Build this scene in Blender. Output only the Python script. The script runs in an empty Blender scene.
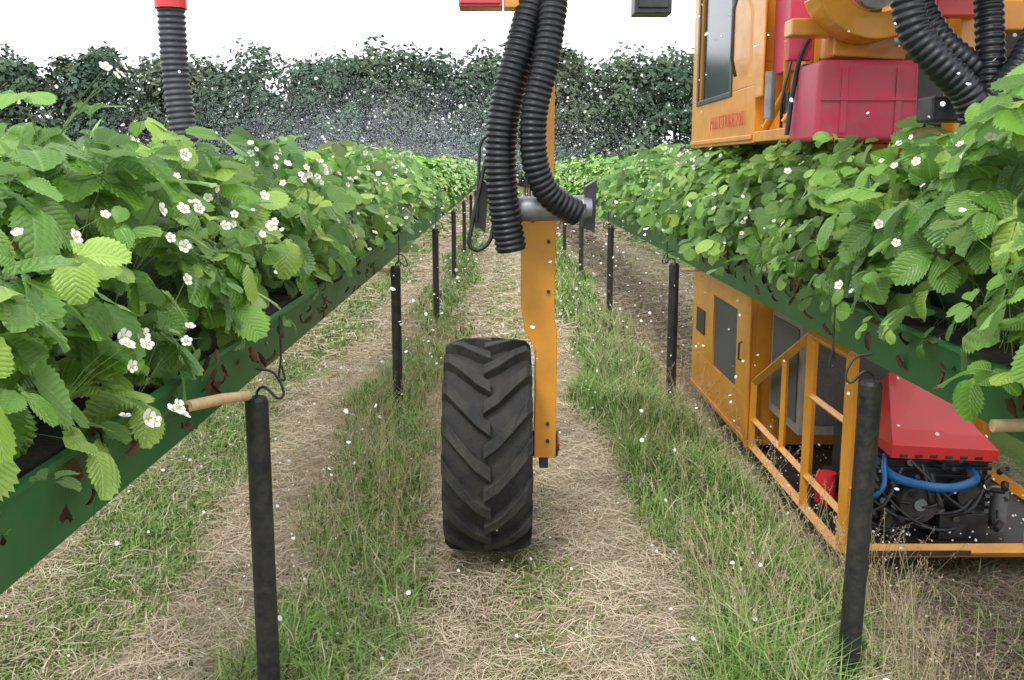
import bpy, math, random
import numpy as np
from mathutils import Vector, Matrix
rng=np.random.default_rng(7); random.seed(7)
S=bpy.context.scene
COL=S.collection
# ---------------------------------------------------------------- materials
def mat(name,color,rough=.5,metal=0,noise=0,nscale=8,color2=None,bump=0,bscale=40,spec=.5,coat=0):
    m=bpy.data.materials.new(name); m.use_nodes=True; nt=m.node_tree; N=nt.nodes; L=nt.links
    p=N['Principled BSDF']; p.inputs['Roughness'].default_value=rough; p.inputs['Metallic'].default_value=metal
    p.inputs['Specular IOR Level'].default_value=spec; p.inputs['Coat Weight'].default_value=coat
    c=(*color,1); p.inputs['Base Color'].default_value=c
    tc=N.new('ShaderNodeTexCoord')
    if noise>0:
        n=N.new('ShaderNodeTexNoise'); n.inputs['Scale'].default_value=nscale; n.inputs['Detail'].default_value=6; n.inputs['Roughness'].default_value=.65
        L.new(tc.outputs['Object'],n.inputs['Vector'])
        r=N.new('ShaderNodeValToRGB'); r.color_ramp.elements[0].position=.5-.5*(1-noise)*.6; r.color_ramp.elements[1].position=.72
        c2=color2 or tuple(x*.5 for x in color)
        r.color_ramp.elements[0].color=c; r.color_ramp.elements[1].color=(*c2,1)
        L.new(n.outputs['Fac'],r.inputs['Fac']); L.new(r.outputs['Color'],p.inputs['Base Color'])
        mr=N.new('ShaderNodeMapRange'); mr.inputs[3].default_value=max(0,rough-.12); mr.inputs[4].default_value=min(1,rough+.25)
        L.new(n.outputs['Fac'],mr.inputs[0]); L.new(mr.outputs[0],p.inputs['Roughness'])
    if bump>0:
        n2=N.new('ShaderNodeTexNoise'); n2.inputs['Scale'].default_value=bscale; n2.inputs['Detail'].default_value=5
        L.new(tc.outputs['Object'],n2.inputs['Vector'])
        b=N.new('ShaderNodeBump'); b.inputs['Strength'].default_value=bump; b.inputs['Distance'].default_value=.01
        L.new(n2.outputs['Fac'],b.inputs['Height']); L.new(b.outputs['Normal'],p.inputs['Normal'])
    return m
M_or=mat('orange_paint',(.80,.34,.025),.34,noise=.3,nscale=5,color2=(.58,.25,.035),bump=.05,bscale=12,coat=.25)
M_red=mat('red_paint',(.74,.022,.03),.3,noise=.3,nscale=6,color2=(.58,.04,.04),coat=.3)
M_pink=mat('crimson_plastic',(.60,.04,.10),.42,noise=.6,nscale=11,color2=(.42,.10,.13),bump=.2,bscale=14)
M_blk=mat('black_plastic',(.016,.017,.02),.33,noise=.5,nscale=14,color2=(.05,.05,.052))
M_hose=mat('ribbed_hose_plastic',(.007,.008,.013),.32,noise=.5,nscale=9,color2=(.024,.024,.03),spec=.4)
M_hoseg=mat('grey_hose_plastic',(.03,.034,.05),.4,noise=.5,nscale=9,color2=(.07,.07,.09))
M_rub=mat('tyre_rubber',(.020,.020,.022),.75,noise=.6,nscale=9,color2=(.06,.056,.048),bump=.4,bscale=60)
M_post=mat('post_black_coating',(.012,.013,.018),.45,noise=.6,nscale=22,color2=(.05,.045,.035),bump=.3,bscale=45)
M_steel=mat('galvanised_steel',(.33,.35,.38),.4,metal=.6,noise=.5,nscale=12,color2=(.2,.21,.22))
M_dark=mat('grimy_metal',(.03,.03,.032),.5,metal=.3,noise=.6,nscale=16,color2=(.09,.075,.06),bump=.3)
M_wood=mat('bamboo_wood',(.72,.50,.28),.6,noise=.5,nscale=25,color2=(.55,.36,.2),bump=.3)
M_trough=mat('green_trough_plastic',(.012,.13,.04),.42,noise=.6,nscale=5,color2=(.045,.15,.04),bump=.25,bscale=9)
M_blue=mat('blue_hose_rubber',(.02,.18,.50),.35,noise=.3)
M_glass=mat('smoked_glass',(.03,.045,.05),.12,spec=.6)
M_screen=mat('radiator_screen',(.07,.08,.085),.7,noise=.4,nscale=60,color2=(.13,.12,.1),bump=.5,bscale=150)
M_soil=mat('substrate',(.03,.022,.015),.95,noise=.5,nscale=30,bump=.8)
M_lens=mat('red_lens',(.5,.01,.02),.15,coat=.8)
M_grate=mat('grey_guard',(.22,.21,.2),.5,noise=.5,nscale=12,color2=(.35,.3,.22))
M_core=mat('core_shade',(.03,.07,.015),.9,noise=.5,nscale=30,bump=.8)  # dark green filler colour, holds the shade inside the plant mounds
def attr_mat(name,rough=.6,trans=0.,veins=False,spec=.4,mul=1.0):
    m=bpy.data.materials.new(name); m.use_nodes=True; nt=m.node_tree; N=nt.nodes; L=nt.links
    p=N['Principled BSDF']; out=N['Material Output']; p.inputs['Roughness'].default_value=rough; p.inputs['Specular IOR Level'].default_value=spec
    a=N.new('ShaderNodeAttribute'); a.attribute_name='Col'
    col=a.outputs['Color']
    def math_(op,x,y=None,clamp=False):
        n=N.new('ShaderNodeMath'); n.operation=op; n.use_clamp=clamp
        for i,v in enumerate((x,y)):
            if v is None: continue
            if isinstance(v,(int,float)): n.inputs[i].default_value=v
            else: L.new(v,n.inputs[i])
        return n.outputs[0]
    if veins:
        uv=N.new('ShaderNodeUVMap'); uv.uv_map='UVMap'; sp=N.new('ShaderNodeSeparateXYZ'); L.new(uv.outputs['UV'],sp.inputs[0])
        au=math_('ABSOLUTE',math_('SUBTRACT',sp.outputs[0],.5)) #0..0.5
        k=math_('MULTIPLY',math_('SUBTRACT',sp.outputs[1],math_('MULTIPLY',au,.75)),9.0)
        pp=math_('PINGPONG',k,.5) # 0 at vein
        vm=math_('SUBTRACT',1.0,math_('MULTIPLY',pp,5.0),True)
        rib=math_('SUBTRACT',1.0,math_('MULTIPLY',au,26.0),True)
        vv=math_('MAXIMUM',math_('MULTIPLY',vm,.4),rib)
        mx=N.new('ShaderNodeMix'); mx.data_type='RGBA'; mx.blend_type='MIX'
        L.new(math_('MULTIPLY',vv,.45),mx.inputs[0]); L.new(col,mx.inputs[6]); mx.inputs[7].default_value=(.32,.50,.16,1)
        geo=N.new('ShaderNodeNewGeometry')
        m2=N.new('ShaderNodeMix'); m2.data_type='RGBA'
        L.new(math_('MULTIPLY',geo.outputs['Backfacing'],.5),m2.inputs[0]); L.new(mx.outputs[2],m2.inputs[6]); m2.inputs[7].default_value=(.24,.36,.2,1)
        col=m2.outputs[2]
        b=N.new('ShaderNodeBump'); b.inputs['Strength'].default_value=.5; b.inputs['Distance'].default_value=.004
        L.new(math_('SUBTRACT',math_('SINE',math_('MULTIPLY',pp,3.1)),rib),b.inputs['Height']); L.new(b.outputs[0],p.inputs['Normal'])
    L.new(col,p.inputs['Base Color'])
    if trans>0:
        t=N.new('ShaderNodeBsdfTranslucent'); ms=N.new('ShaderNodeMixShader'); ms.inputs[0].default_value=trans
        hs=N.new('ShaderNodeHueSaturation'); hs.inputs['Value'].default_value=1.6; L.new(col,hs.inputs['Color']); L.new(hs.outputs[0],t.inputs['Color'])
        L.new(p.outputs[0],ms.inputs[1]); L.new(t.outputs[0],ms.inputs[2]); L.new(ms.outputs[0],out.inputs['Surface'])
    return m
M_leaf=attr_mat('strawberry_leaf',.30,.28,True,.6)
M_leaff=attr_mat('strawberry_leaf_far',.5,0,False,.4)
M_petal=attr_mat('flower',.55,0)
M_grass=attr_mat('grass_blades',.55,0,False,.3)
M_straw=attr_mat('straw',.75,0,False,.2)
M_tree=attr_mat('tree_foliage',.8,0,False,.15)
M_bark=mat('bark',(.06,.055,.05),.9,noise=.5)
# ---------------------------------------------------------------- numpy mesh
def np_obj(name,V,F,mat_,col=None,uv=None,parent=None,smooth=True):
    me=bpy.data.meshes.new(name)
    F=[f for f in F if len(f)]
    loops=np.concatenate([f.ravel() for f in F]).astype(np.int32)
    tot=np.concatenate([np.full(len(f),f.shape[1]) for f in F]).astype(np.int32)
    st=np.concatenate([[0],np.cumsum(tot)[:-1]]).astype(np.int32)
    me.vertices.add(len(V)); me.vertices.foreach_set('co',V.astype(np.float32).ravel())
    me.loops.add(len(loops)); me.loops.foreach_set('vertex_index',loops)
    me.polygons.add(len(tot)); me.polygons.foreach_set('loop_start',st); me.polygons.foreach_set('loop_total',tot)
    me.polygons.foreach_set('use_smooth',np.full(len(tot),smooth))
    if uv is not None:
        l=me.uv_layers.new(name='UVMap'); l.data.foreach_set('uv',uv[loops].astype(np.float32).ravel())
    if col is not None:
        a=me.attributes.new('Col','FLOAT_COLOR','POINT'); c=np.ones((len(V),4),np.float32); c[:,:3]=col; a.data.foreach_set('color',c.ravel())
    me.materials.append(mat_); me.update(calc_edges=True); me.validate()
    o=bpy.data.objects.new(name,me); COL.objects.link(o)
    if parent: o.parent=parent
    return o
def nrm(a): return a/np.maximum(np.linalg.norm(a,axis=-1,keepdims=True),1e-9)
def instance(T,TF,pos,X,Y,Z,sc):
    n=len(pos);k=len(T)
    V=pos[:,None,:]+sc[:,None,None]*(T[None,:,0,None]*X[:,None,:]+T[None,:,1,None]*Y[:,None,:]+T[None,:,2,None]*Z[:,None,:])
    off=(np.arange(n)*k)[:,None,None]
    F=[(f[None]+off).reshape(-1,f.shape[1]) for f in TF]
    return V.reshape(-1,3),F
class Acc:
    def __init__(s): s.V=[];s.F={};s.C=[];s.U=[];s.n=0
    def add(s,V,F,C=None,U=None):
        for f in F: s.F.setdefault(f.shape[1],[]).append(f+s.n)
        s.V.append(V); s.n+=len(V)
        if C is not None: s.C.append(C)
        if U is not None: s.U.append(U)
    def obj(s,name,m,parent=None,smooth=True):
        return np_obj(name,np.concatenate(s.V),[np.concatenate(v) for v in s.F.values()],m,np.concatenate(s.C) if s.C else None,np.concatenate(s.U) if s.U else None,parent,smooth)
def empty(name,loc=(0,0,0)):
    e=bpy.data.objects.new(name,None); COL.objects.link(e); e.location=loc; return e
# ---------------------------------------------------------------- hard surface helper
def frames(P):
    P=[Vector(p) for p in P]; T=[]
    for i in range(len(P)):
        T.append((P[min(i+1,len(P)-1)]-P[max(i-1,0)]).normalized())
    up=Vector((0,0,1)) if abs(T[0].z)<.9 else Vector((0,1,0))
    u=T[0].cross(up).normalized(); out=[]
    for i,t in enumerate(T):
        u=(u-t*u.dot(t)).normalized(); out.append((P[i],t,u,t.cross(u)))
    return out
class MB:
    def __init__(s): s.v=[];s.f=[];s.m=[];s.s=[]
    def poly(s,vs,fs,m=0,sm=False):
        n=len(s.v); s.v+= [tuple(v) for v in vs]
        for f in fs: s.f.append([i+n for i in f]); s.m.append(m); s.s.append(sm)
    def box(s,a,b,m=0,rot=None,piv=None):
        x0,y0,z0=a;x1,y1,z1=b
        vs=[Vector(p) for p in [(x0,y0,z0),(x1,y0,z0),(x1,y1,z0),(x0,y1,z0),(x0,y0,z1),(x1,y0,z1),(x1,y1,z1),(x0,y1,z1)]]
        if rot is not None:
            pv=Vector(piv) if piv else (Vector(a)+Vector(b))/2
            vs=[rot@(v-pv)+pv for v in vs]
        s.poly(vs,[(0,3,2,1),(4,5,6,7),(0,1,5,4),(1,2,6,5),(2,3,7,6),(3,0,4,7)],m)
    def tube(s,P,r,n=10,m=0,caps=True,sm=True):
        fr=frames(P); R=r if hasattr(r,'__len__') else [r]*len(P); vs=[]
        for (p,t,u,w),rr in zip(fr,R):
            for k in range(n):
                a=2*math.pi*k/n; vs.append(p+u*math.cos(a)*rr+w*math.sin(a)*rr)
        fs=[(i*n+k,i*n+(k+1)%n,(i+1)*n+(k+1)%n,(i+1)*n+k) for i in range(len(P)-1) for k in range(n)]
        s.poly(vs,fs,m,sm)
        if caps: 
            s.poly(vs[:n],[tuple(range(n))[::-1]],m); s.poly(vs[-n:],[tuple(range(n))],m)
    def prism(s,pts,fn,m=0,d0=0,d1=1):
        n=len(pts); vs=[fn(p[0],p[1],d0) for p in pts]+[fn(p[0],p[1],d1) for p in pts]
        s.poly(vs,[tuple(range(n))[::-1],tuple(range(n,2*n))]+[(i,(i+1)%n,n+(i+1)%n,n+i) for i in range(n)],m)
    def obj(s,name,mats,parent=None,bevel=0):
        me=bpy.data.meshes.new(name); me.from_pydata(s.v,[],s.f)
        for m in mats: me.materials.append(m)
        me.polygons.foreach_set('material_index',s.m); me.polygons.foreach_set('use_smooth',s.s); me.update()
        import bmesh
        bm=bmesh.new(); bm.from_mesh(me); bmesh.ops.recalc_face_normals(bm,faces=bm.faces); bm.to_mesh(me); bm.free()
        o=bpy.data.objects.new(name,me); COL.objects.link(o)
        if parent: o.parent=parent
        if bevel:
            b=o.modifiers.new('bev','BEVEL'); b.width=bevel; b.segments=2; b.limit_method='ANGLE'; b.angle_limit=math.radians(40)
        return o
def catmull(P,n=12):
    P=[Vector(p) for p in P]; Q=[P[0]*2-P[1]]+P+[P[-1]*2-P[-2]]; out=[]
    for i in range(1,len(Q)-2):
        a,b,c,d=Q[i-1:i+3]
        for k in range(n):
            t=k/n; out.append(.5*((2*b)+(c-a)*t+(2*a-5*b+4*c-d)*t*t+(3*b-a-3*c+d)*t**3))
    out.append(P[-1]); return out
def resample(P,step):
    out=[P[0]]
    L=[0]
    for i in range(1,len(P)): L.append(L[-1]+(P[i]-P[i-1]).length)
    n=int(L[-1]/step); j=0
    for k in range(1,n+1):
        d=L[-1]*k/n
        while j<len(L)-2 and L[j+1]<d: j+=1
        t=(d-L[j])/max(L[j+1]-L[j],1e-6); out.append(P[j].lerp(P[j+1],t))
    return out
def hose(name,pts,r,parent,m=M_hose,pitch=.024):
    P=resample(catmull(pts),pitch/6); mb=MB()
    R=[r*(1-.115*(0.5+.5*math.cos(2*math.pi*i/6))**1.4) for i in range(len(P))]
    mb.tube(P,R,20,0); return mb.obj(name,[m],parent)
# ---------------------------------------------------------------- ground
def sst(x,a,b):
    t=np.clip((x-a)/(b-a),0,1); return t*t*(3-2*t)
def gz(x,y):
    x=np.asarray(x,float);y=np.asarray(y,float)
    near=1-sst(np.abs(x)+np.abs(y)*.2,8,14)
    b=.02*np.sin(x*3.1+np.sin(y*1.3))*np.sin(y*2.1+x)+.012*np.sin(x*9+y*5)*np.sin(y*7.3)
    prof=.03*np.exp(-((x-1.05)/.3)**2)*sst(y,3.5,5)-.03*np.exp(-((x+.0)/.35)**2)
    return near*(b*.7+prof)-.12*sst(x,1.25,1.6)*(1-sst(x,6,12))
xs=np.concatenate([-np.geomspace(300,5,30),np.linspace(-4.9,4.9,200),np.geomspace(5,300,30)])
ys=np.concatenate([[-60,-30,-10,-4],np.linspace(-2,14,260),np.geomspace(14.3,400,60)])
gx,gy=np.meshgrid(xs,ys); V=np.stack([gx,gy,gz(gx,gy)],-1).reshape(-1,3)
nx,ny=len(xs),len(ys); i=np.arange(nx-1)[None]+(np.arange(ny-1)*nx)[:,None]; i=i.ravel()
Fg=np.stack([i,i+1,i+1+nx,i+nx],-1)
m=bpy.data.materials.new('field_ground'); m.use_nodes=True; nt=m.node_tree;N=nt.nodes;L=nt.links;p=N['Principled BSDF'];p.inputs['Roughness'].default_value=.95;p.inputs['Specular IOR Level'].default_value=.1
geo=N.new('ShaderNodeNewGeometry'); sp=N.new('ShaderNodeSeparateXYZ'); L.new(geo.outputs['Position'],sp.inputs[0])
nz=N.new('ShaderNodeTexNoise'); nz.inputs['Scale'].default_value=1.7; nz.inputs['Detail'].default_value=6; L.new(geo.outputs['Position'],nz.inputs['Vector'])
ad=N.new('ShaderNodeMath'); ad.operation='MULTIPLY_ADD'; L.new(nz.outputs['Fac'],ad.inputs[0]); ad.inputs[1].default_value=.7; 
sb=N.new('ShaderNodeMath'); sb.operation='SUBTRACT'; L.new(sp.outputs[0],sb.inputs[0]); sb.inputs[1].default_value=.35; L.new(sb.outputs[0],ad.inputs[2])
mr=N.new('ShaderNodeMapRange'); mr.inputs[1].default_value=-3; mr.inputs[2].default_value=4; L.new(ad.outputs[0],mr.inputs[0])
cr=N.new('ShaderNodeValToRGB'); L.new(mr.outputs[0],cr.inputs[0])
tan=(.52,.42,.28,1);grn=(.13,.20,.05,1);mid=(.30,.29,.12,1);brn=(.22,.16,.10,1)  # brn: brown hay with the shadow by the machine painted in
st=[(-3,grn),(-2.2,tan),(-2.0,mid),(-1.7,grn),(-1.4,tan),(-.95,tan),(-.75,grn),(-.5,mid),(-.35,tan),(-.12,mid),(.15,mid),(.3,tan),(.6,tan),(.8,grn),(1.2,grn),(1.45,brn),(2.2,brn),(2.6,tan),(3.2,grn)]
e=cr.color_ramp.elements; e[0].position=0;e[0].color=grn;e[1].position=1;e[1].color=grn
for x,c in st[1:]:
    k=e.new((x+3)/7); k.color=c
n2=N.new('ShaderNodeTexNoise'); n2.inputs['Scale'].default_value=38; n2.inputs['Detail'].default_value=8; n2.inputs['Roughness'].default_value=.8; L.new(geo.outputs['Position'],n2.inputs['Vector'])
mr2=N.new('ShaderNodeMapRange'); mr2.inputs[1].default_value=.3;mr2.inputs[2].default_value=.7;mr2.inputs[3].default_value=.6;mr2.inputs[4].default_value=1.15;L.new(n2.outputs['Fac'],mr2.inputs[0])
mm=N.new('ShaderNodeMix'); mm.data_type='RGBA';mm.blend_type='MULTIPLY';mm.inputs[0].default_value=1;L.new(cr.outputs[0],mm.inputs[6]);L.new(mr2.outputs[0],mm.inputs[7]);L.new(mm.outputs[2],p.inputs['Base Color'])
bp=N.new('ShaderNodeBump');bp.inputs['Distance'].default_value=.03;bp.inputs['Strength'].default_value=.7;L.new(n2.outputs['Fac'],bp.inputs['Height']);L.new(bp.outputs[0],p.inputs['Normal'])
np_obj('ground',V,[Fg],m)
# ---------------------------------------------------------------- grass & straw
def stripe(x,y):
    xx=x+.10*np.sin(y*1.1)+.06*np.sin(y*2.7+1)
    g=np.full_like(x,.25);h=np.full_like(x,.05)
    def band(a,b,gd,hh):
        k=sst(xx,a-.12,a+.12)*(1-sst(xx,b-.12,b+.12)); g[:]=g*(1-k)+gd*k; h[:]=h*(1-k)+hh*k
    band(-2.05,-1.45,.95,.05); band(-1.45,-1.02,.15,.035); band(-1.02,-.42,.85,.115); band(-.42,-.14,.15,.03); band(-.14,.2,.65,.03); band(.2,.66,.10,.03); band(.66,1.3,1.0,.17); band(1.3,2.6,.18,.05)
    pt=np.sin(x*4+y*1.9)*np.sin(y*1.3+2)+.5*np.sin(x*11+y*4.3)*np.sin(y*5.1-x*3)
    g*=.75+.42*pt; h*=1+.35*np.sin(x*6+y*3.1)*np.sin(y*1.9+x*2)
    for px,py in ((1.19,3.15),(-.765,3.03)):
        kk=(np.abs(x-px)<.13)&(y>py-.75)&(y<py+.1); g[kk]*=.25; h[kk]*=.35
    return np.clip(g,0,1),h
def blades(n,x0,x1,y0,y1,w,hs=1.,acc=None,ypow=1.0):
    x=rng.uniform(x0,x1,n); y=y0+(y1-y0)*rng.random(n)**ypow
    g,h=stripe(x,y); k=rng.random(n)<g; x,y,g,h=x[k],y[k],g[k],h[k]; n=len(x)
    h=h*hs*rng.uniform(.35,1.35,n); az=rng.uniform(0,2*np.pi,n); lean=rng.uniform(.2,1.1,n)*h
    d=np.stack([np.cos(az),np.sin(az),0*az],-1); s=np.stack([-np.sin(az),np.cos(az),0*az],-1)*(w*rng.uniform(.6,1.4,n))[:,None]
    b=np.stack([x,y,gz(x,y)-.005],-1); up=np.array([0,0,1.])
    p1=b+d*(lean*.3)[:,None]+up*(h*.55)[:,None]
    p3=b+d*(lean*1.4)[:,None]+up*(h*.85)[:,None]
    V=np.stack([b-s,b+s,p1-s*.9,p1+s*.9,p3],1).reshape(-1,3)
    o=(np.arange(n)*5)[:,None]
    F=[o+[0,1,3,2],o+[2,3,4]]
    t=rng.random(n)[:,None]; dry=(rng.random(n)<.15)[:,None]
    c=np.array([.10,.20,.035])*(1-t)+np.array([.26,.42,.09])*t; c=np.where(dry,np.array([.56,.48,.30]),c)*rng.uniform(.8,1.2,n)[:,None]
    acc.add(V,F,np.repeat(c,5,0))
A=Acc(); blades(195000,-2.6,2.8,2.2,9,.0028,1.,A,ypow=1.2); blades(60000,-2.6,2.8,9,22,.006,1.,A); blades(30000,-3,4.5,20,60,.018,1.1,A); blades(6000,-2.2,4,-.5,2.2,.003,1,A)
G=A.obj('grass',M_grass)
A=Acc()
def stalks(n,x0,x1,y0,y1):
    x=rng.uniform(x0,x1,n);y=rng.uniform(y0,y1,n);h=rng.uniform(.18,.42,n);az=rng.uniform(0,6.28,n);l=rng.uniform(.05,.3,n)*h*2
    d=np.stack([np.cos(az),np.sin(az),0*az],-1); s=np.stack([np.ones(n),0*az,0*az],-1)*.0010
    b=np.stack([x,y,gz(x,y)],-1);u=np.array([0,0,1.])
    p1=b+u*(h*.6)[:,None]+d*(l*.35)[:,None];p2=b+u*h[:,None]+d*l[:,None]
    V=np.stack([b-s,b+s,p1-s,p1+s,p2-s,p2+s],1).reshape(-1,3);o=(np.arange(n)*6)[:,None]
    c=np.array([.45,.38,.22])*rng.uniform(.7,1.2,n)[:,None]; A.add(V,[np.concatenate([o+[0,1,3,2],o+[2,3,5,4]])],np.repeat(c,6,0))
    m=14; q=p2[:,None,:]-(p2-p1)[:,None,:]*rng.random((n,m,1))*.45+rng.normal(0,.006,(n,m,3)); q=q.reshape(-1,3)
    a=nrm(rng.normal(size=q.shape))*.006;a[:,2]+=.003;bb=nrm(rng.normal(size=q.shape))*.0022
    V=np.stack([q-a,q+bb,q+a,q-bb],1).reshape(-1,3);o=(np.arange(len(q))*4)[:,None]
    A.add(V,[o+[0,1,2,3]],np.repeat(np.repeat(np.array([[.46,.35,.23]])*rng.uniform(.7,1.3,(n,1)),m,0),4,0))
stalks(450,-1.0,-.4,4,10);stalks(600,.75,1.45,3.0,11);stalks(200,1.25,1.7,2.8,4.4);stalks(60,.8,1.05,2.5,4)
A.obj('seeding_grass',M_straw)
def straws(n,x0,x1,y0,y1,w,A,lm=1.,ypow=1.):
    x=rng.uniform(x0,x1,n);y=y0+(y1-y0)*rng.random(n)**ypow
    g,_=stripe(x,y);k=rng.random(n)<(1.02-.8*g);x,y=x[k],y[k];n=len(x)
    az=rng.uniform(0,6.28,n);ln=rng.uniform(.02,.085,n)*lm;ti=rng.normal(0,.2,n)
    d=np.stack([np.cos(az)*np.cos(ti),np.sin(az)*np.cos(ti),np.sin(ti)],-1)
    clump=.5+.5*np.sin(x*13+2*np.sin(y*5))*np.sin(y*11+x*3)
    b=np.stack([x,y,gz(x,y)+rng.uniform(0,.025,n)*(.4+clump)],-1); s=np.stack([-np.sin(az),np.cos(az),rng.normal(0,.4,n)],-1)*w
    md=np.stack([rng.normal(0,.008,n),rng.normal(0,.008,n),rng.uniform(0,.012,n)],-1)
    p0=b-d*ln[:,None];p2=b+d*ln[:,None];p1=b+md
    V=np.stack([p0-s,p0+s,p1-s,p1+s,p2-s,p2+s],1).reshape(-1,3);o=(np.arange(n)*6)[:,None]
    t=rng.random(n)[:,None];c=(np.array([.42,.33,.22])*(1-t)+np.array([.76,.66,.50])*t)
    sh=np.where(x>1.45,.55,1.)[:,None]; c=c*sh*(.8+.3*clump)[:,None]  # sh: shadow on the machine side put into the straw colour
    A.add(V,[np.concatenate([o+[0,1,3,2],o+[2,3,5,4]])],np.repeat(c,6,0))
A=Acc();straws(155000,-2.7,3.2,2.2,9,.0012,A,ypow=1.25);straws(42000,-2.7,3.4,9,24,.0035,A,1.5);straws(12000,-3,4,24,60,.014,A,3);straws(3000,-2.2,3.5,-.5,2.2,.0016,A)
A.obj('mown_straw',M_straw)
# ---------------------------------------------------------------- strawberry leaves
def leaflet(rows,cols,ser=True):
    T=[];U=[]
    for i in range(rows+1):
        v=i/rows; w=.49*math.sin(math.pi*min(v,1)**1.08)**.58 if 0<v<1 else (.02)
        if ser and 0<i<rows and i%2==0: w*=.86
        for j in range(cols+1):
            u=-1+2*j/cols; x=u*w
            if ser and 0<abs(u)<.9: x=u*.49*math.sin(math.pi*max(.02,min(v,.98))**1.08)**.58*.92
            vy=v+(.042 if (ser and 0<i<rows and i%2==1 and abs(u)>.9) else 0)+(.05*abs(u) if 0<v<1 else 0)
            z=.24*abs(x)-.36*(v-.2)**2+(.014*math.cos(i*math.pi) if abs(u)<.9 and abs(u)>.1 else 0)-.5*max(0,abs(x)-.29)
            T.append((x,vy,z));U.append((.5+x/1.0,v))
    F=[(i*(cols+1)+j,i*(cols+1)+j+1,(i+1)*(cols+1)+j+1,(i+1)*(cols+1)+j) for i in range(rows) for j in range(cols)]
    return np.array(T),[np.array(F)],np.array(U)
TH=leaflet(20,4);TM=leaflet(8,2);TL=leaflet(2,2,False)
def hnoise(y,ph): return .55*np.sin(y*2.3+ph)+.35*np.sin(y*5.1+ph*2.1)+.25*np.sin(y*9.7+ph*3)
def row_leaves(xc,side,y0,y1,per_m,T,size,acc,pacc=None,ph=0.,a=.43,b=.56,boost=None,rmin=.40,zb=1.25):
    n=int((y1-y0)*per_m); y=rng.uniform(y0,y1,n)
    phi=np.radians(np.where(rng.random(n)<.94,rng.uniform(8,160,n),rng.uniform(-8,10,n))); r=rng.uniform(rmin,1.12,n)**.6
    hh=1+.11*hnoise(y,ph)
    if boost is not None: hh=hh*boost(y)
    rr=r*(1+.08*hnoise(y*1.7,ph+2))*(1+.07*np.sin(y*21+phi*5))
    X=xc+side*np.cos(phi)*a*rr; Z=zb+np.sin(phi)*b*rr*hh
    pos=np.stack([X,y,Z],-1)
    out=np.stack([side*np.cos(phi),rng.normal(0,.35,n),np.sin(phi)],-1)
    nn=nrm(nrm(out)*.65+np.array([0,0,.75])+rng.normal(0,.46,(n,3)))
    low=np.clip((Z-1.3)/.2,0,1)[:,None]
    d=out*np.array([1,1,.2])+rng.normal(0,.6,(n,3))*np.array([1,1.1,.3])-np.array([0,0,.25])*low
    d=np.where(low<.5,d+np.array([0,0,.3]),d)
    d=nrm(d-nn*np.sum(d*nn,-1,keepdims=True))
    sc=size*rng.uniform(.45,1.25,n)*np.where(Z<1.3,.75,1.)
    t=rng.random(n)[:,None];q=rng.random(n)[:,None]
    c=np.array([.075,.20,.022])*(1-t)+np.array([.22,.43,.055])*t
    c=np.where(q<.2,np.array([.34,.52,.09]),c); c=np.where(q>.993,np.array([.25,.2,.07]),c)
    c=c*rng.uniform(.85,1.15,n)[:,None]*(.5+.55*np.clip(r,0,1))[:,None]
    k=len(T[0])
    for ang in (0,1.3,-1.3):
        aa=ang+rng.normal(0,.12,n); s=np.cross(nn,d)
        dd=d*np.cos(aa)[:,None]+s*np.sin(aa)[:,None]
        n2=nrm(nn+dd*rng.normal(.18,.22,n)[:,None]+np.cross(nn,dd)*rng.normal(0,.15,n)[:,None]); dd=nrm(dd-n2*np.sum(dd*n2,-1,keepdims=True)); x2=np.cross(dd,n2)
        x2s=x2*rng.uniform(.82,1.1,n)[:,None]
        curl=n2*rng.uniform(.2,2.1,n)[:,None]
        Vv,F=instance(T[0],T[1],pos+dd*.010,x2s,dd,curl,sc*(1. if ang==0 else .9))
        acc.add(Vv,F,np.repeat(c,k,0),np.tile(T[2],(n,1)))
    if pacc is not None:
        kk=rng.random(n)<.7; pe=pos[kk]; m=len(pe)
        base=np.stack([xc+side*rng.uniform(-.05,.2,m),pe[:,1]+rng.normal(0,.07,m),np.full(m,1.2)],-1)
        midp=(base+pe)/2+np.array([0,0,.05]); 
        tri=np.array([[1,0,0],[-.5,.87,0],[-.5,-.87,0]])*.0022
        V=np.stack([base[:,None]+tri,midp[:,None]+tri,pe[:,None]+tri*.7],1).reshape(-1,3);o=(np.arange(m)*9)[:,None]
        F=np.concatenate([o+[g*3+i,g*3+(i+1)%3,g*3+3+(i+1)%3,g*3+3+i] for g in (0,1) for i in range(3)])
        cc=np.array([.2,.3,.08])*rng.uniform(.7,1.2,(m,1)); pacc.add(V,[F],np.repeat(cc,9,0))
def flower_t(np_=6):
    V=[];F=[];C=[]
    for p in range(5):
        a0=p*2*math.pi/5; n0=len(V); V.append((.05*math.cos(a0),.05*math.sin(a0),.05)); C.append((.85,.85,.78))
        prof=[(-.30,.35),(-.62,.62),(-.50,.88),(-.18,1.0),(.18,1.0),(.50,.88),(.62,.62),(.30,.35)] if np_>4 else [(-.5,.45),(-.55,.85),(.55,.85),(.5,.45)]
        for j,(da,r) in enumerate(prof):
            ang=a0+da; V.append((r*math.cos(ang),r*math.sin(ang),.08+.2*r*r*(.5+.5*math.cos(da*2))+.02*p)); C.append((.86,.86,.83))
        for j in range(len(prof)-1): F.append((n0,n0+1+j,n0+2+j))
    n0=len(V);V.append((0,0,.36));C.append((.62,.50,.06))
    for j in range(8):
        V.append((.30*math.cos(j*math.pi/4),.30*math.sin(j*math.pi/4),.18));C.append((.58,.55,.10))
    for j in range(8):F.append((n0,n0+1+j,n0+1+(j+1)%8))
    return np.array(V),[np.array(F)],np.array(C)
FT=flower_t(6);FTL=flower_t(3)
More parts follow.
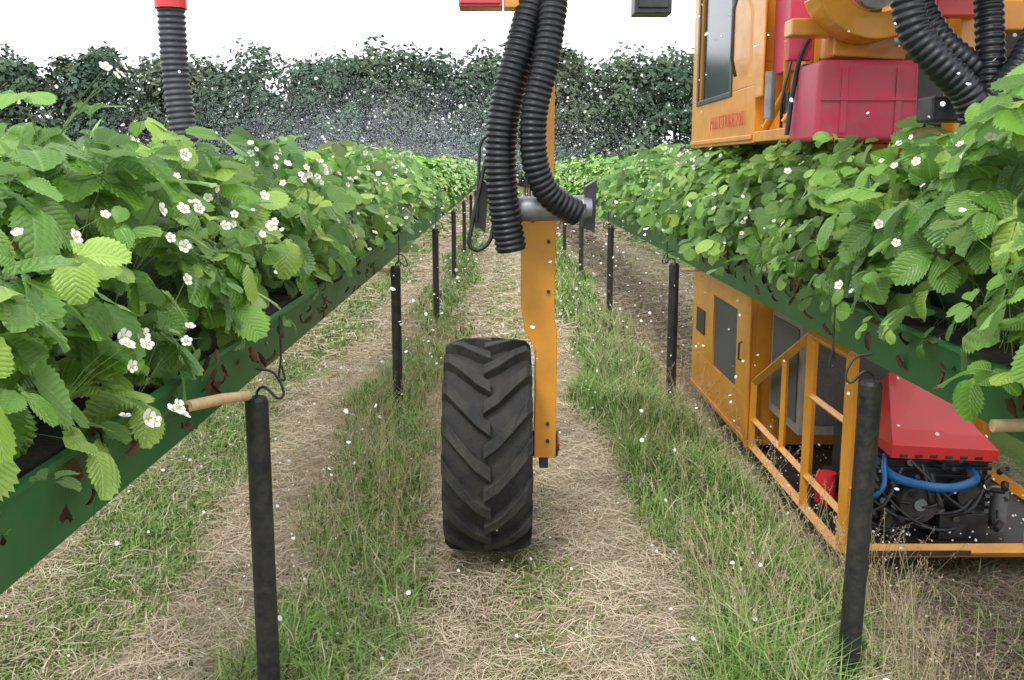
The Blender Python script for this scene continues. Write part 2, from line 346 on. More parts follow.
def flowers(xc,side,ys,acc,pacc,T,ph,sc=.017,phis=None,a=.43,b=.58,num=(3,8),R=1.16,spread=1.):
    for i,y in enumerate(ys):
        phi=math.radians(phis[i] if phis is not None else rng.uniform(5,85))
        hh=1+.11*hnoise(y,ph); rr=R*(1+.09*hnoise(y*1.7,ph+2))
        c=np.array([xc+side*math.cos(phi)*a*rr,y,1.22+math.sin(phi)*b*rr*hh])
        n=int(rng.integers(*num)); pos=c+rng.normal(0,1,(n,3))*np.array([.03,.05,.035])*spread
        f=nrm(np.array([side*.75,-.6,.65])+rng.normal(0,.45,(n,3))); u=nrm(np.cross(f,rng.normal(size=(n,3)))); w=np.cross(f,u)
        V,F=instance(T[0],T[1],pos,u,w,f,sc*rng.uniform(.6,1.15,n)); acc.add(V,F,np.tile(T[2],(n,1)))
        if pacc is not None:
            base=np.repeat((c+np.array([-side*.16,rng.normal(0,.05),-.14]))[None],n,0); tri=np.array([[1,0,0],[-.5,.87,0],[-.5,-.87,0]])*.0013
            pe=pos-f*.003; V=np.stack([base[:,None]+tri,((base+pe)/2+[0,0,.015])[:,None]+tri,pe[:,None]+tri],1).reshape(-1,3);o=(np.arange(n)*9)[:,None]
            F=np.concatenate([o+[g*3+i2,g*3+(i2+1)%3,g*3+3+(i2+1)%3,g*3+3+i2] for g in (0,1) for i2 in range(3)])
            pacc.add(V,[F],np.tile(np.array([[.2,.28,.08]]),(len(V),1)))
def core(name,xc,y0,y1,a,b,parent):  # added dark tube against see-through; the mound's inner shade is its colour
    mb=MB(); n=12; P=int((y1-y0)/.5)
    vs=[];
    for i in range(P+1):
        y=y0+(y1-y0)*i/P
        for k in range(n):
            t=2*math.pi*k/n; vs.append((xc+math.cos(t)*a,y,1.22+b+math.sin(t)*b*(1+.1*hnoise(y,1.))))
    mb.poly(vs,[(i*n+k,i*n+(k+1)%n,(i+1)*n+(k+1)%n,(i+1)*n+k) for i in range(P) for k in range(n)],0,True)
    return mb.obj(name,[M_core],parent)
def plant_row(xc,side,ph,near,boost=None,y0=-.6,y1=62,zb=1.25):
    root=empty('strawberry_plant_row')
    pa=Acc()
    if near:
        A=Acc();row_leaves(xc,side,y0,1.2,70,TM,.12,A,None,ph,zb=zb);row_leaves(xc,side,1.2,4.8,140,TH,.128,A,pa,ph,boost=boost,zb=zb);row_leaves(xc,side,1.4,3.2,45,TH,.125,A,pa,ph,boost=boost,rmin=.7,zb=zb);row_leaves(xc,side,4.8,13,160,TM,.118,A,None,ph,zb=zb);A.obj('leaves',M_leaf,root)
        A=Acc();row_leaves(xc,side,13,30,130,TL,.12,A,None,ph);row_leaves(xc,side,30,y1,80,TL,.15,A,None,ph);A.obj('leaves_far',M_leaff,root)
        A=Acc()
        flowers(xc,side,rng.uniform(3.2,8,7),A,pa,FT,ph,num=(2,5)); flowers(xc,side,rng.uniform(8,22,26),A,None,FTL,ph,.018); flowers(xc,side,rng.uniform(22,55,28),A,None,FTL,ph,.02)
        return root,A,pa
    A=Acc();row_leaves(xc,side,y0,y1,55,TL,.15,A,None,ph);A.obj('leaves_far',M_leaff,root);core('dark_core',xc,y0,y1,.22,.15,root);return root,None,None
XL,XR=-1.24,1.68
rt,FA,PA=plant_row(XL,1,.4,True)
flowers(XL,1,[1.93,1.95,2.0,2.45,2.62,2.9,3.05,2.75,2.35,4.0,4.3,4.5,4.8,5.2,5.6,6.2],FA,PA,FT,.4,.0165,[38,16,4,32,36,30,26,68,10,48,44,42,46,50,40,48],num=(3,8),R=1.27)
FA.obj('flowers',M_petal,rt);PA.obj('petioles',M_leaff,rt);core('dark_core',XL,-.6,62,.2,.15,rt)
rt2,FA,PA=plant_row(XR,-1,2.2,True,boost=lambda y:1+.30*np.exp(-((y-3.2)/.75)**2),zb=1.27)
flowers(XR,-1,[2.9,3.1,3.15,3.4,3.6,4.6],FA,PA,FT,2.2,.0155,[50,25,40,10,60,45],num=(2,5),R=1.27)
FA.obj('flowers',M_petal,rt2);PA.obj('petioles',M_leaff,rt2);core('dark_core',XR,-.6,62,.2,.15,rt2)
plant_row(-3.2,1,3.,False,y0=-1,y1=60); plant_row(4.0,-1,4.,False,y0=-1,y1=60)
# ---------------------------------------------------------------- troughs
def trough(xf,side,name='growing_trough'):
    mb=MB(); w=.30
    def fn(x,z,y): return (xf-side*x,y,z)
    y0=-1.
    prof=[(0.03,1.03),(w-.03,1.03),(w,1.23),(w-.012,1.23),(w-.04,1.045),(.04,1.045),(-.003,1.225),(-.022,1.225),(-.022,1.212),(-.010,1.212)]
    P=126
    for i in range(P):
        ya=y0+.5*i; mb.prism(prof,fn,0,ya,ya+.497 if i%6==5 else ya+.5)
    mb.box((min(xf-side*.05,xf-side*(w-.05)),y0,1.06),(max(xf-side*.05,xf-side*(w-.05)),62,1.2),1)
    return mb.obj(name,[M_trough,M_soil])
trough(-.825,1); trough(1.34,-1); trough(-2.9,1); trough(3.7,-1)
for nm,xf,sd in (('withered_leaves',-.815,1),('withered_leaves',1.33,-1)):
    n=60; pos=np.stack([xf+sd*rng.uniform(-.01,.04,n),rng.uniform(1.4,6.5,n),rng.uniform(1.12,1.26,n)],-1)
    d=nrm(np.stack([rng.normal(0,.4,n),rng.normal(0,.5,n),-np.ones(n)],-1)); nn=nrm(np.cross(d,rng.normal(size=(n,3)))); 
    V,F=instance(TM[0],TM[1],pos,np.cross(d,nn)*.45,d,nn*3,rng.uniform(.025,.06,n)); c=np.array([.12,.06,.03])*rng.uniform(.4,1.3,(n,1)); A=Acc();A.add(V,F,np.repeat(c,len(TM[0]),0));A.obj(nm,M_straw)
# ---------------------------------------------------------------- posts
def post(x,y,side,top=1.03,tilt=0):
    mb=MB(); g=float(gz(x,y)); n=20
    P=[(x+tilt*(1-t),y,g-.05+t*(top-g+.05)) for t in [k/8 for k in range(9)]]
    mb.tube(P,.036,n,0); 
    mb.tube([(x,y,top),(x,y,top+.012)],[.033,.028],n,0)
    hk=[(x,y,top),(x+.004,y,top+.03),(x+side*.03,y-.01,top+.045),(x+side*.07,y-.012,top+.01),(x+side*.085,y,top+.03),(x+side*.055,y+.01,top+.085),(x-side*.0,y+.01,top+.10)]
    mb.tube(catmull(hk,8),.0045,8,1)
    xf=x-side*.05
    mb.tube(catmull([(x-side*.02,y+.45,top+.02),(x-side*.01,y+.45,top-.03),(x-side*.03,y+.45,top-.02),(xf+side*.03,y+.45,top+.06),(xf+side*.03,y+.45,top+.2)],6),.004,6,1)
    return mb.obj('support_post',[M_post,M_dark])
def stick(a,b,r=.014):
    mb=MB(); a=Vector(a);b=Vector(b); mb.tube([a,(a+b)/2+Vector((0,0,.003)),b],[r,r*1.07,r],12,0); return mb.obj('wooden_stick',[M_wood])
yl=[3.03]+[7.1+4.25*i for i in range(13)]; yr=[3.15]+[7.1+4.25*i for i in range(13)]
for i,y in enumerate(yl):
    post(-.765,y,1,1.03,0)
    if i: stick((-.79,y+.02,1.012),(-1.1,y+.02,1.012))
stick((-.775,2.96,1.062),(-.785,2.42,1.16),.015)
for i,y in enumerate(yr):
    post(1.19 if i==0 else 1.22,y,-1,1.05,-.02 if i==0 else 0)
    if i: stick((1.27,y+.02,1.012),(1.6,y+.02,1.012))
stick((1.265,2.50,1.085),(1.6,2.5,1.085),.017)
for i in range(14):
    for x,s in((-2.8,1),(3.6,-1)): post(x,2.9+4.2*i,s)
# ---------------------------------------------------------------- straddle tractor
TR=empty('straddle_tractor',(0,0,0))
def tyre_wheel(cx,cy,cz,R,hw,name,parent):
    root=empty(name,(0,0,0)); root.parent=parent
    prof=[(-.75,.60),(-.9,.66),(-1.0,.76),(-1.0,.82),(-.93,.87),(-.75,.895),(-.4,.905),(0,.91),(.4,.905),(.75,.895),(.93,.87),(1.0,.82),(1.0,.76),(.9,.66),(.75,.60)]
    mb=MB(); n=72; k=len(prof); vs=[]
    for i in range(n):
        a=2*math.pi*i/n
        for x,r in prof: vs.append((cx+x*hw,cy+math.cos(a)*r*R,cz+math.sin(a)*r*R))
    mb.poly(vs,[(i*k+j,i*k+j+1,((i+1)%n)*k+j+1,((i+1)%n)*k+j) for i in range(n) for j in range(k-1)],0,True)
    NL=16
    for sd in (-1,1):
        for l in range(NL):
            a0=2*math.pi*(l+(.5 if sd>0 else 0))/NL
            sec=[(-.08,.90,1.0,.058),(.25,.90,1.0,.058),(.6,.89,.992,.064),(.88,.865,.97,.072),(1.0,.82,.925,.076),(1.02,.75,.79,.07)]
            vs=[]
            for s,rb,rt,wd in sec:
                a=a0-.46*max(s,0)**1.15*1.0
                for rr,w_ in ((rb-.01,wd*1.35),(rt,wd),(rt,-wd),(rb-.01,-wd*1.35)):
                    vs.append((cx+sd*s*hw*(1.0),cy+math.cos(a+w_)*rr*R,cz+math.sin(a+w_)*rr*R))
            fs=[]
            for q in range(len(sec)-1):
                for j in range(3): fs.append((q*4+j,q*4+j+1,q*4+j+5,q*4+j+4))
            fs+= [(0,1,2,3),((len(sec)-1)*4+3,(len(sec)-1)*4+2,(len(sec)-1)*4+1,(len(sec)-1)*4)]
            mb.poly(vs,fs,0)
    mb.obj('tyre',[M_rub],root,bevel=.004)
    mb=MB(); rp=[(-.78,.62),(-.8,.60),(-.7,.56),(-.3,.5),(.2,.5),(.25,.3),(.3,.12),(.5,.11),(.5,.0)]; vs=[]; k=len(rp)
    for i in range(48):
        a=2*math.pi*i/48
        for x,r in rp: vs.append((cx+x*hw,cy+math.cos(a)*r*R,cz+math.sin(a)*r*R))
    mb.poly(vs,[(i*k+j,i*k+j+1,((i+1)%48)*k+j+1,((i+1)%48)*k+j) for i in range(48) for j in range(k-1)],0,True)
    vs=[]
    for i in range(48):
        a=2*math.pi*i/48
        for x,r in ((.78,.62),(.8,.6),(.7,.56),(.2,.5)): vs.append((cx+x*hw,cy+math.cos(a)*r*R,cz+math.sin(a)*r*R))
    mb.poly(vs,[(i*4+j,i*4+j+1,((i+1)%48)*4+j+1,((i+1)%48)*4+j) for i in range(48) for j in range(3)],0,True)
    for i in range(8):
        a=2*math.pi*i/8; mb.tube([(cx+.26*hw,cy+math.cos(a)*.2*R,cz+math.sin(a)*.2*R),(cx+.4*hw,cy+math.cos(a)*.2*R,cz+math.sin(a)*.2*R)],.014,6,1)
    mb.obj('rim',[M_or,M_dark],root)
tyre_wheel(-.068,4.46,.485,.49,.192,'wheel',TR)
tyre_wheel(3.45,4.9,.40,.52,.2,'wheel',TR); tyre_wheel(3.45,8.2,.40,.52,.2,'wheel',TR)
mb=MB(); fn=lambda x,z,y:(x,y,z)
mb.prism([(.140,.44),(.237,.44),(.241,1.02),(.227,1.08),(.233,1.52),(.080,1.52),(.080,1.12),(.095,1.03),(.145,.93)],fn,0,4.38,4.52)
mb.prism([(.135,1.525),(.222,1.525),(.222,2.8),(.135,2.8)],fn,0,4.38,4.48)
mb.box((.10,4.4,.30),(.125,4.5,.6),1); mb.box((.165,4.4,.385),(.205,4.5,.437),1)
mb.tube([(.0,4.46,.485),(.25,4.46,.485)],.06,16,1); mb.tube([(.24,4.46,.485),(.258,4.46,.485)],.035,12,2)
for z in (.52,.60,1.2,1.42): mb.tube([(.2,4.368,z),(.2,4.384,z)],.009,8,1)
mb.obj('wheel_leg',[M_or,M_dark,M_red],TR,bevel=.006)
mb=MB()
mb.box((-1.7,4.3,2.80),(3.3,4.55,3.0),0); mb.box((.05,4.3,2.50),(.30,4.52,2.802),0)
mb.box((2.9,4.32,2.4),(3.1,4.53,2.798),0); mb.box((2.9,4.32,.3),(3.1,4.53,2.398),0)
mb.box((3.0,4.5,.5),(3.15,8.3,.65),0); mb.box((3.1,4.8,.3),(3.5,4.98,.5),0); mb.box((3.1,8.1,.3),(3.5,8.28,.5),0)
mb.obj('gantry_frame',[M_or],TR,bevel=.01)
mb=MB(); mb.box((-.175,4.15,2.37),(.0,4.28,2.49),0); mb.box((.005,4.17,2.37),(.24,4.28,2.47),1); mb.box((-.17,4.14,2.38),(-.01,4.149,2.48),2)
mb.box((.53,4.18,2.35),(.68,4.3,2.48),3); mb.box((.545,4.17,2.37),(.665,4.179,2.47),3); mb.tube([(.62,4.24,2.48),(.62,4.3,2.8)],.012,8,3)
mb.tube([(-.08,4.22,2.49),(-.08,4.3,2.8)],.012,8,3)
mb.obj('light_bar',[M_red,M_or,M_lens,M_blk],TR,bevel=.006)
mb=MB()
mb.tube([(.0,4.24,1.565),(.34,4.2,1.575)],[.052,.052],24,0); 
for x in (.02,.12,.24): mb.tube([(x,4.238,1.566),(x+.012,4.237,1.566)],.057,24,0)
mb.tube([(.325,4.2,1.572),(.37,4.2,1.572)],[.05,.04],20,0)
mb.prism([(.335,1.49),(.385,1.47),(.392,1.69),(.345,1.66)],fn,1,4.21,4.33)
mb.prism([(-.12,1.50),(-.075,1.47),(-.06,1.67),(-.10,1.70)],fn,1,4.23,4.33)
mb.tube(catmull([(-.03,4.2,1.93),(-.075,4.2,1.75),(-.13,4.2,1.5),(-.14,4.2,1.42),(-.10,4.2,1.40),(-.05,4.2,1.45),(-.03,4.2,1.6)]),.009,8,1)
mb.tube(catmull([(-.03,4.19,1.88),(-.09,4.2,1.84),(-.10,4.2,1.7),(-.11,4.2,1.52)]),.007,8,1)
mb.obj('blower_nozzle',[M_steel,M_blk],TR)
hose('intake_hose',[(.20,4.3,2.85),(.15,4.22,2.5),(.075,4.17,2.22),(.01,4.15,1.98),(-.01,4.15,1.77),(.005,4.16,1.58),(.035,4.18,1.40)],.066,TR)
hose('outlet_hose',[(.24,4.28,2.85),(.21,4.15,2.45),(.175,4.1,2.18),(.125,4.08,1.95),(.13,4.09,1.76),(.19,4.12,1.63),(.31,4.17,1.55)],.056,TR)
hose('side_hose',[(-1.38,4.35,2.9),(-1.38,4.35,2.42),(-1.375,4.35,2.1),(-1.345,4.35,1.75),(-1.34,4.35,1.5)],.058,TR,M_hoseg)
mb=MB();mb.tube([(-1.38,4.35,2.39),(-1.38,4.35,2.44)],.066,24,0);mb.tube([(-1.38,4.35,2.5),(-1.38,4.35,2.8)],.05,16,1);mb.obj('hose_collar',[M_red,M_steel],TR)
# cab
mb=MB()
def frame_side(mb,y0,y1,z0,z1,x0,x1,wy0,wy1,wz0,wz1,m=0):
    mb.box((x0,y0,z0),(x1,y1,wz0),m); mb.box((x0,y0,wz1),(x1,y1,z1),m); mb.box((x0,y0,wz0),(x1,wy0,wz1),m); mb.box((x0,wy1,wz0),(x1,y1,wz1),m)
frame_side(mb,6.1,8.1,1.88,3.5,1.50,1.56,6.75,7.85,2.22,3.3)
mb.box((1.56,6.1,1.88),(3.1,6.16,2.35),0);mb.box((1.56,6.1,2.35),(1.68,6.16,3.5),0);mb.box((2.9,6.1,2.35),(3.1,6.16,3.5),0)
mb.box((1.562,6.1,3.42),(3.1,8.1,3.5),0);mb.box((1.562,6.162,1.885),(3.1,8.1,1.95),0);mb.box((1.562,8.04,1.952),(3.1,8.1,2.35),0);mb.box((3.04,6.165,1.955),(3.1,8.035,2.5),0)
mb.box((1.49,6.71,2.19),(1.499,7.89,2.225),1);mb.box((1.49,6.71,2.225),(1.499,6.77,3.3),1);mb.box((1.49,7.83,2.225),(1.499,7.89,3.3),1)
mb.box((1.52,6.75,2.22),(1.53,7.85,3.3),2)
mb.box((1.69,6.12,2.352),(2.89,6.13,3.4),2)
mb.box((1.49,5.9,2.14),(1.502,6.08,3.2),0)
mb.tube([(1.47,6.5,2.3),(1.44,6.48,2.4),(1.44,6.48,2.7),(1.47,6.5,2.8)],.012,8,1)
mb.box((1.485,6.12,1.90),(1.4985,8.08,1.93),0)
mb.box((1.9,6.8,1.95),(2.4,7.2,2.4),1);mb.box((1.9,7.15,2.4),(2.4,7.25,2.95),1)
mb.obj('cab',[M_or,M_blk,M_glass],TR,bevel=.012)
cu=bpy.data.curves.new('lettering','FONT');cu.body='MULTITRIKE 205';cu.size=.125;cu.extrude=.001;cu.space_character=1.12
t=bpy.data.objects.new('lettering',cu);COL.objects.link(t);t.rotation_euler=(math.radians(90),0,math.radians(-90));t.location=(1.484,7.3,1.995);t.parent=TR;cu.materials.append(M_red)
mb=MB()
mb.box((1.62,5.35,1.95),(1.70,6.098,2.9),0)
mb.box((1.50,5.3,1.885),(3.0,6.095,1.945),0)
mb.tube([(1.52,5.9,1.96),(1.55,5.6,2.15),(1.52,5.5,2.4)],.022,10,0);mb.tube([(1.6,5.4,1.95),(1.6,5.4,2.7)],.03,12,0)
mb.box((1.72,5.6,1.95),(1.98,5.9,2.75),1)
mb.box((1.56,5.65,2.26),(1.9,5.95,2.7),1)
mb.tube([(1.56,5.3,2.03),(1.56,5.3,2.22)],.04,16,2);mb.tube([(1.56,5.3,2.22),(1.56,5.3,2.26)],.02,12,3)
mb.box((1.50,5.4,2.02),(1.62,5.52,2.13),3);mb.box((1.64,5.33,2.1),(1.9,5.348,2.3),4)
mb.box((1.44,5.2,2.27),(1.56,5.26,2.62),1);mb.tube(catmull([(1.45,5.2,1.9),(1.47,5.2,2.1),(1.5,5.18,2.3),(1.6,5.18,2.5)]),.014,8,3)
for k in range(6): mb.tube(catmull([(1.5+.05*k,5.5,1.95),(1.48+.05*k+rng.normal(0,.03),5.45,2.12),(1.55+.04*k,5.5,2.35)]),.010,6,3)
mb.tube([(1.46,5.32,1.97),(1.62,5.32,2.2)],.014,8,0);mb.tube([(1.46,5.6,2.0),(1.46,5.6,2.25)],.03,10,2)
mb.box((2.0,5.2,1.95),(3.0,6.0,2.7),3)
mb.obj('pump_assembly',[M_or,M_pink,M_steel,M_blk,M_dark],TR,bevel=.01)
def rbox(name,a,b,m,parent,bev,taper=0):
    mb=MB();mb.box(a,b,0);o=mb.obj(name,[m],parent)
    for v in o.data.vertices:
        if v.co.z>(a[2]+b[2])/2: v.co.x+= (-1 if v.co.x>(a[0]+b[0])/2 else 1)*taper
    bm=o.modifiers.new('b','BEVEL');bm.width=bev;bm.segments=5
    for p in o.data.polygons:p.use_smooth=True
    return o
rbox('tank',(1.48,4.85,1.86),(1.98,5.28,2.24),M_pink,TR,.028,.012)
mb=MB();
for x in (1.6,1.86): mb.box((x,4.842,1.90),(x+.03,4.849,2.2),0)
mb.box((1.5,4.838,2.05),(1.96,4.841,2.065),0)
mb.obj('tank_strap',[M_pink],TR,bevel=.001)
mb=MB()
arc=[];
for k in range(13):
    a=math.radians(200+k*10); arc.append((1.72+.30*math.cos(a),2.62+.30*math.sin(a)))
inner=[(1.72+.18*math.cos(math.radians(200+k*10)),2.62+.18*math.sin(math.radians(200+k*10))) for k in range(12,-1,-1)]
mb.prism(arc+inner,fn,0,4.75,4.98)
mb.prism([(1.60,2.27),(1.95,2.25),(2.0,2.42),(1.7,2.45),(1.6,2.40)],fn,0,4.99,5.2)
mb.box((1.86,4.9,2.38),(2.6,5.1,2.52),0);mb.box((2.08,4.70,1.9),(2.19,4.84,2.75),0);mb.box((1.38,4.95,2.36),(1.60,5.08,2.44),0)
mb.box((1.92,4.6,2.40),(2.14,4.69,2.62),1);mb.tube([(1.7,4.72,2.55),(1.7,4.78,2.55)],.1,20,2);mb.tube([(1.78,4.70,2.30),(1.98,4.66,2.33)],.02,10,2)
mb.obj('boom_arm',[M_or,M_red,M_steel],TR,bevel=.008)
hose('feed_hose',[(1.44,3.85,2.6),(1.47,3.82,2.42),(1.51,3.8,2.24),(1.60,3.78,2.12),(1.72,3.78,2.0),(1.8,3.8,1.8)],.062,TR,M_hose,.028)
hose('feed_hose',[(1.54,4.0,2.6),(1.58,3.98,2.40),(1.66,3.95,2.24),(1.78,3.93,2.13),(1.93,3.93,2.04)],.055,TR,M_hose,.028)
hose('feed_hose',[(1.82,3.95,2.6),(1.84,3.93,2.35),(1.85,3.9,2.12),(1.83,3.85,1.85)],.055,TR,M_hose,.028)
hose('feed_hose',[(2.16,3.9,2.6),(2.06,3.9,2.36),(1.98,3.85,2.2),(1.88,3.8,2.06),(1.75,3.8,1.93)],.055,TR,M_hose,.028)
mb=MB();mb.box((1.38,3.7,2.56),(2.2,4.32,2.7),0);mb.box((1.70,4.05,1.92),(1.98,4.2,2.02),0);mb.obj('hose_manifold',[M_blk],TR,bevel=.01)
# lower body
mb=MB()
frame_side(mb,5.95,7.8,.05,.985,1.50,1.53,6.32,7.05,.33,.84)
mb.box((1.515,6.32,.33),(1.52,7.05,.84),1)
mb.box((1.492,7.32,.50),(1.4985,7.62,.68),3)
mb.box((1.53,5.95,.05),(3.0,5.98,.985),0);mb.box((1.53,7.77,.05),(3.0,7.8,.985),0);mb.box((1.532,5.982,.965),(3.0,7.768,.985),0);mb.box((1.532,5.982,.05),(3.0,7.768,.08),0)
mb.box((1.485,5.93,.04),(1.4985,5.99,.99),0);mb.box((1.488,6.0,.05),(1.4985,7.78,.08),0)
mb.box((2.15,6.2,.988),(3.0,7.7,1.875),0)
mb.tube([(1.485,6.1,.55),(1.465,6.1,.56),(1.465,6.1,.66),(1.485,6.1,.67)],.007,6,2)
mb.obj('lower_body',[M_or,M_screen,M_blk,M_dark],TR,bevel=.01)
mb=MB()
X=1.53
def sq(p,q,w=.045,m=0):
    p=Vector(p);q=Vector(q);mb.tube([p,q],w*.68,4,m,sm=False)
z0=.03
sq((X,5.95,z0+.02),(X,4.28,z0));sq((X,5.93,.22),(X,4.30,.2),.035);sq((X,5.9,.46),(X,4.85,.93));sq((X,4.85,.93),(X,4.28,.93));sq((X,4.28,.93),(X,4.28,z0));sq((X,4.85,.93),(X,4.85,z0))
sq((X,5.9,.46),(X,5.92,z0)) ;sq((X,5.3,.72),(X,5.3,.2),.03);sq((X,4.28,.62),(X,4.85,.62),.03)
sq((X,4.28,z0),(2.75,4.28,z0),.05);sq((2.75,4.28,z0),(2.75,5.95,z0),.06);sq((2.38,4.28,z0),(2.38,4.28,.5));sq((2.42,4.9,z0),(2.42,4.9,.9),.04)
sq((X,4.28,.33),(1.62,4.28,.33),.03);sq((2.75,4.28,z0),(2.75,4.28,.93));sq((2.75,4.28,.93),(2.75,5.95,.93));sq((X,4.85,.93),(2.75,4.85,.93),.04)
mb.box((1.55,4.32,.0),(2.72,5.93,.022),1)
mb.box((1.62,4.24,.02),(2.1,4.246,.045),1)
mb.obj('engine_cage',[M_or,M_dark],TR,bevel=.004)
mb=MB()
mb.box((1.60,5.25,.30),(2.3,5.85,.94),0);mb.box((1.592,5.3,.36),(1.599,5.8,.88),1);mb.box((1.64,5.24,.36),(2.26,5.249,.88),1)
mb.obj('radiator',[M_grate,M_screen],TR,bevel=.012)
mb=MB()
mb.box((1.76,4.55,.03),(2.30,5.15,.40),0);
for k in range(9): mb.box((1.75,4.53,.06+k*.038),(2.31,4.548,.078+k*.038),0)
mb.tube([(1.93,4.42,.20),(1.93,4.53,.20)],.09,24,1);mb.tube([(1.93,4.405,.20),(1.93,4.42,.20)],.03,12,2);mb.tube([(2.16,4.42,.24),(2.16,4.53,.24)],.055,20,1)
mb.tube([(1.72,4.6,.06),(1.72,4.6,.34)],.045,16,0);mb.tube([(1.66,4.95,.15),(1.76,4.95,.15)],.07,16,0)
mb.tube([(2.34,4.5,.05),(2.34,4.5,.25)],.04,14,2);mb.box((2.03,4.42,.03),(2.25,4.53,.15),0);mb.tube([(1.8,4.45,.04),(1.8,4.45,.17)],.035,12,1)
for q in range(70):
    x=rng.uniform(1.60,2.36);y=rng.uniform(4.38,4.56);z=rng.uniform(.04,.40);mb.tube([(x,y,z),(x+rng.normal(0,.02),y-.03,z+rng.normal(0,.02))],rng.uniform(.005,.018),8,int(rng.choice([0,0,1,1,2])))
for q in range(14):
    a=Vector((rng.uniform(1.62,2.35),4.45,rng.uniform(.05,.4)));b=Vector((rng.uniform(1.62,2.35),4.5,rng.uniform(.05,.35)));mb.tube(catmull([a,(a+b)/2+Vector((0,-.07,-.05)),b]),rng.uniform(.006,.011),8,0)
mb.tube([(1.60,4.75,.10),(1.60,4.75,.25)],.05,14,3)
mb.obj('engine',[M_blk,M_dark,M_steel,M_red],TR,bevel=.004)
mb=MB()
y0,y1=4.46,5.12
mb.poly([(1.80,y0,.41),(2.30,y0,.39),(2.28,y1,.42),(1.82,y1,.42),(1.80,y0,.475),(2.30,y0,.445),(2.07,y1-.3,.74),(1.90,y1-.3,.74)],[(0,1,5,4),(1,2,6,5),(2,3,7,6),(3,0,4,7),(4,5,6,7),(0,3,2,1)],0)
for k in range(6): mb.box((1.84+k*.07,y0-.006,.415-.0028*k),(1.875+k*.07,y0-.001,.43-.0028*k),1)
mb.obj('engine_hood',[M_red,M_blk],TR,bevel=.008)
mb=MB();mb.tube(catmull([(1.76,4.58,.38),(1.80,4.42,.335),(1.92,4.36,.31),(2.05,4.36,.30),(2.17,4.40,.325),(2.2,4.54,.34)]),.021,12,0);mb.tube(catmull([(1.74,4.6,.3),(1.70,4.42,.24),(1.74,4.38,.3),(1.76,4.44,.38),(1.8,4.54,.4)]),.012,10,0);mb.obj('coolant_hose',[M_blue],TR)
# ---------------------------------------------------------------- loose petals
def petals(name,n,x0,x1,y0,y1,z0,z1,s0,s1,ground=False,ypow=1.):
    x=rng.uniform(x0,x1,n);y=y0+(y1-y0)*rng.random(n)**ypow;z=rng.uniform(z0,z1,n)
    if ground: z=gz(x,y)+rng.uniform(.02,.06,n)
    pos=np.stack([x,y,z],-1);f=nrm(rng.normal(size=(n,3))*.5+np.array([0,-.8,.8]));u=nrm(np.cross(f,rng.normal(size=(n,3))));w=np.cross(f,u)
    T=np.array([(math.cos(a)*(1 if i%2 else .8),math.sin(a)*.75,.15*math.cos(2*a)) for i,a in enumerate(np.linspace(0,2*np.pi,7)[:-1])])
    V,F=instance(T,[np.array([[0,1,2,3,4,5]])],pos,u,w,f,rng.uniform(s0,s1,n));A=Acc();A.add(V,F,np.tile(np.array([[.88,.88,.88]]),(len(V),1)));return A.obj(name,M_petal)
petals('airborne_petals',3000,-2.5,3.5,2.6,12,0.05,3.0,.004,.0125,ypow=.75)
petals('fallen_petals',450,-2.2,3,2.6,11,0,0,.005,.010,True)
petals('petals_on_machine',420,1.5,2.75,4.25,5.9,.065,.085,.003,.008).parent=TR
n=120000; x=rng.normal(-3.0,3.6,n); y=rng.uniform(14,48,n); x=x*(y/26); z=1.5+np.abs(rng.normal(0,1.,n))*(y/26)*1.2
pos=np.stack([x,y,z],-1);sz=rng.uniform(.5,1.3,n)[:,None]*.0095*(y/30)[:,None]
a=nrm(rng.normal(size=(n,3)))*sz;b=nrm(rng.normal(size=(n,3)))*sz
A=Acc();A.add(np.stack([pos+a,pos+b,pos-a-b],1).reshape(-1,3),[(np.arange(n)*3)[:,None]+np.array([0,1,2])],np.tile(np.array([[.66,.69,.80]]),(n*3,1)));A.obj('spray_mist',M_petal)
# ---------------------------------------------------------------- trees
A=Acc();TB=MB()
T4=np.array([(-1,0,0),(-.2,-.6,.1),(1,-.1,0),(.3,.7,-.1)])
def tree(x,y,H,R,tone,nb=24,m=130):
    TB.tube([(x,y,-.1),(x+.1,y,H*.3),(x+rng.normal(0,.4),y,H*.75)],[.35,.26,.1],8,0)
    for q in range(6):
        a=rng.uniform(0,6.28);zz=H*rng.uniform(.25,.6);TB.tube([(x,y,zz),(x+math.cos(a)*R*.4,y+math.sin(a)*R*.4,zz+H*.1),(x+math.cos(a)*R*.75,y+math.sin(a)*R*.75,zz+H*.22)],[.13,.09,.04],5,0)
    for q in range(nb):
        t=rng.random()**.8; zz=H*(.12+.82*t); rad=R*math.sqrt(max(.03,1-((t-.38)/.68)**2)); a=rng.uniform(0,6.28);d=rad*rng.uniform(.1,.85)
        c=np.array([x+math.cos(a)*d,y+math.sin(a)*d,zz]); br=R*rng.uniform(.24,.46)
        nn=nrm(rng.normal(size=(m,3))); p=c+nn*br*rng.uniform(.55,1.15,(m,1))*np.array([1,1,.85]); n2=nrm(nn+np.array([0,-.2,.5])+rng.normal(0,.35,(m,3)))
        u=nrm(np.cross(n2,rng.normal(size=(m,3))));w=np.cross(n2,u)
        V,F=instance(T4,[np.array([[0,1,2,3]])],p,u,w,n2,rng.uniform(.14,.38,m)); cc=tone*rng.uniform(.72,1.3)*rng.uniform(.88,1.12,(m,1))
        A.add(V,F,np.repeat(cc,4,0))
base=np.array([.075,.115,.07])
x=-56
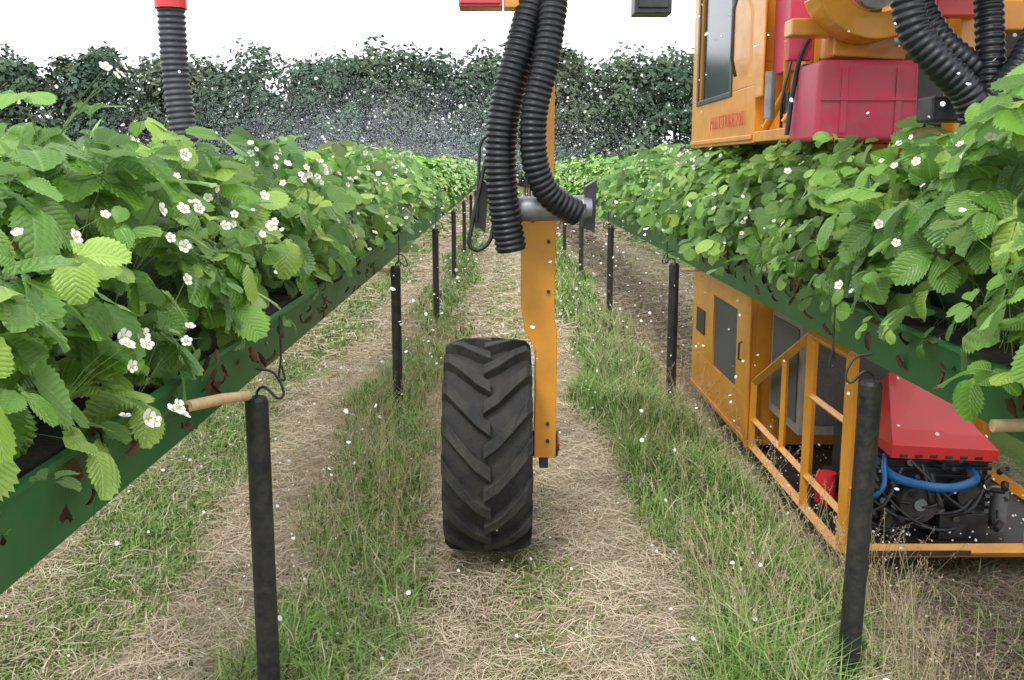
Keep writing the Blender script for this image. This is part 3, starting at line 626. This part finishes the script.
while x<60:
    H=rng.uniform(9.6,12.4); H*= 1.08 if 5<x<20 else 1
    tree(x,92+rng.uniform(-3,3),H,rng.uniform(3.4,4.8),base*np.array([rng.uniform(.85,1.2),rng.uniform(.9,1.12),rng.uniform(.9,1.1)]),27); x+=rng.uniform(3.4,4.8)
x=-62
while x<66:
    tree(x,102+rng.uniform(-2,3),rng.uniform(12,13.8),rng.uniform(4.2,5.2),base*1.2,22,90); x+=rng.uniform(3.8,5.2)  # rear rank paler, distance haze put into its leaf colour
for q in range(130):
    c=np.array([rng.uniform(-60,64),rng.uniform(86,98),rng.uniform(.6,4.5)]);m=90;nn=nrm(rng.normal(size=(m,3)));p=c+nn*rng.uniform(1.3,2.4)*np.array([1.2,1,.9]);n2=nrm(nn+np.array([0,-.2,.5])+rng.normal(0,.4,(m,3)));u=nrm(np.cross(n2,rng.normal(size=(m,3))));w=np.cross(n2,u)
    V,F=instance(T4,[np.array([[0,1,2,3]])],p,u,w,n2,rng.uniform(.25,.5,m)); A.add(V,F,np.repeat(base*.85*rng.uniform(.75,1.2,(m,1)),4,0))
tb=empty('tree_belt');A.obj('foliage',M_tree,tb);TB.obj('trunks',[M_bark],tb)
# ---------------------------------------------------------------- light / world / camera
el,az=math.radians(52),math.radians(205)
w=bpy.data.worlds.new('World');S.world=w;w.use_nodes=True;N=w.node_tree.nodes;L=w.node_tree.links;bg=N['Background'];bg.inputs['Strength'].default_value=.1
sk=N.new('ShaderNodeTexSky');sk.sky_type='NISHITA';sk.sun_disc=False;sk.sun_elevation=el;sk.sun_rotation=az;sk.dust_density=4;sk.air_density=1
hs=N.new('ShaderNodeHueSaturation');hs.inputs['Saturation'].default_value=.35;L.new(sk.outputs[0],hs.inputs['Color'])
mx=N.new('ShaderNodeMix');mx.data_type='RGBA';mx.inputs[0].default_value=.85;mx.clamp_result=False;L.new(hs.outputs[0],mx.inputs[6]);mx.inputs[7].default_value=(20.6,21.0,22.0,1);L.new(mx.outputs[2],bg.inputs['Color'])
sd=bpy.data.lights.new('sun','SUN');sd.energy=1.5;sd.angle=math.radians(12);sd.color=(1,.97,.92);so=bpy.data.objects.new('sun',sd);COL.objects.link(so)
dirv=Vector((math.sin(az)*math.cos(el),math.cos(az)*math.cos(el),math.sin(el)));so.rotation_euler=dirv.to_track_quat('Z','Y').to_euler();so.location=(0,-5,20)
cd=bpy.data.cameras.new('camera');cd.lens=35.16;cd.sensor_width=36;cd.clip_end=1500;cd.clip_start=.05
co=bpy.data.objects.new('camera',cd);COL.objects.link(co);co.location=(0,0,1.75);co.rotation_euler=(math.radians(90-9.93),0,-.009);S.camera=co
S.view_settings.view_transform='Standard';S.view_settings.look='None';S.view_settings.exposure=0
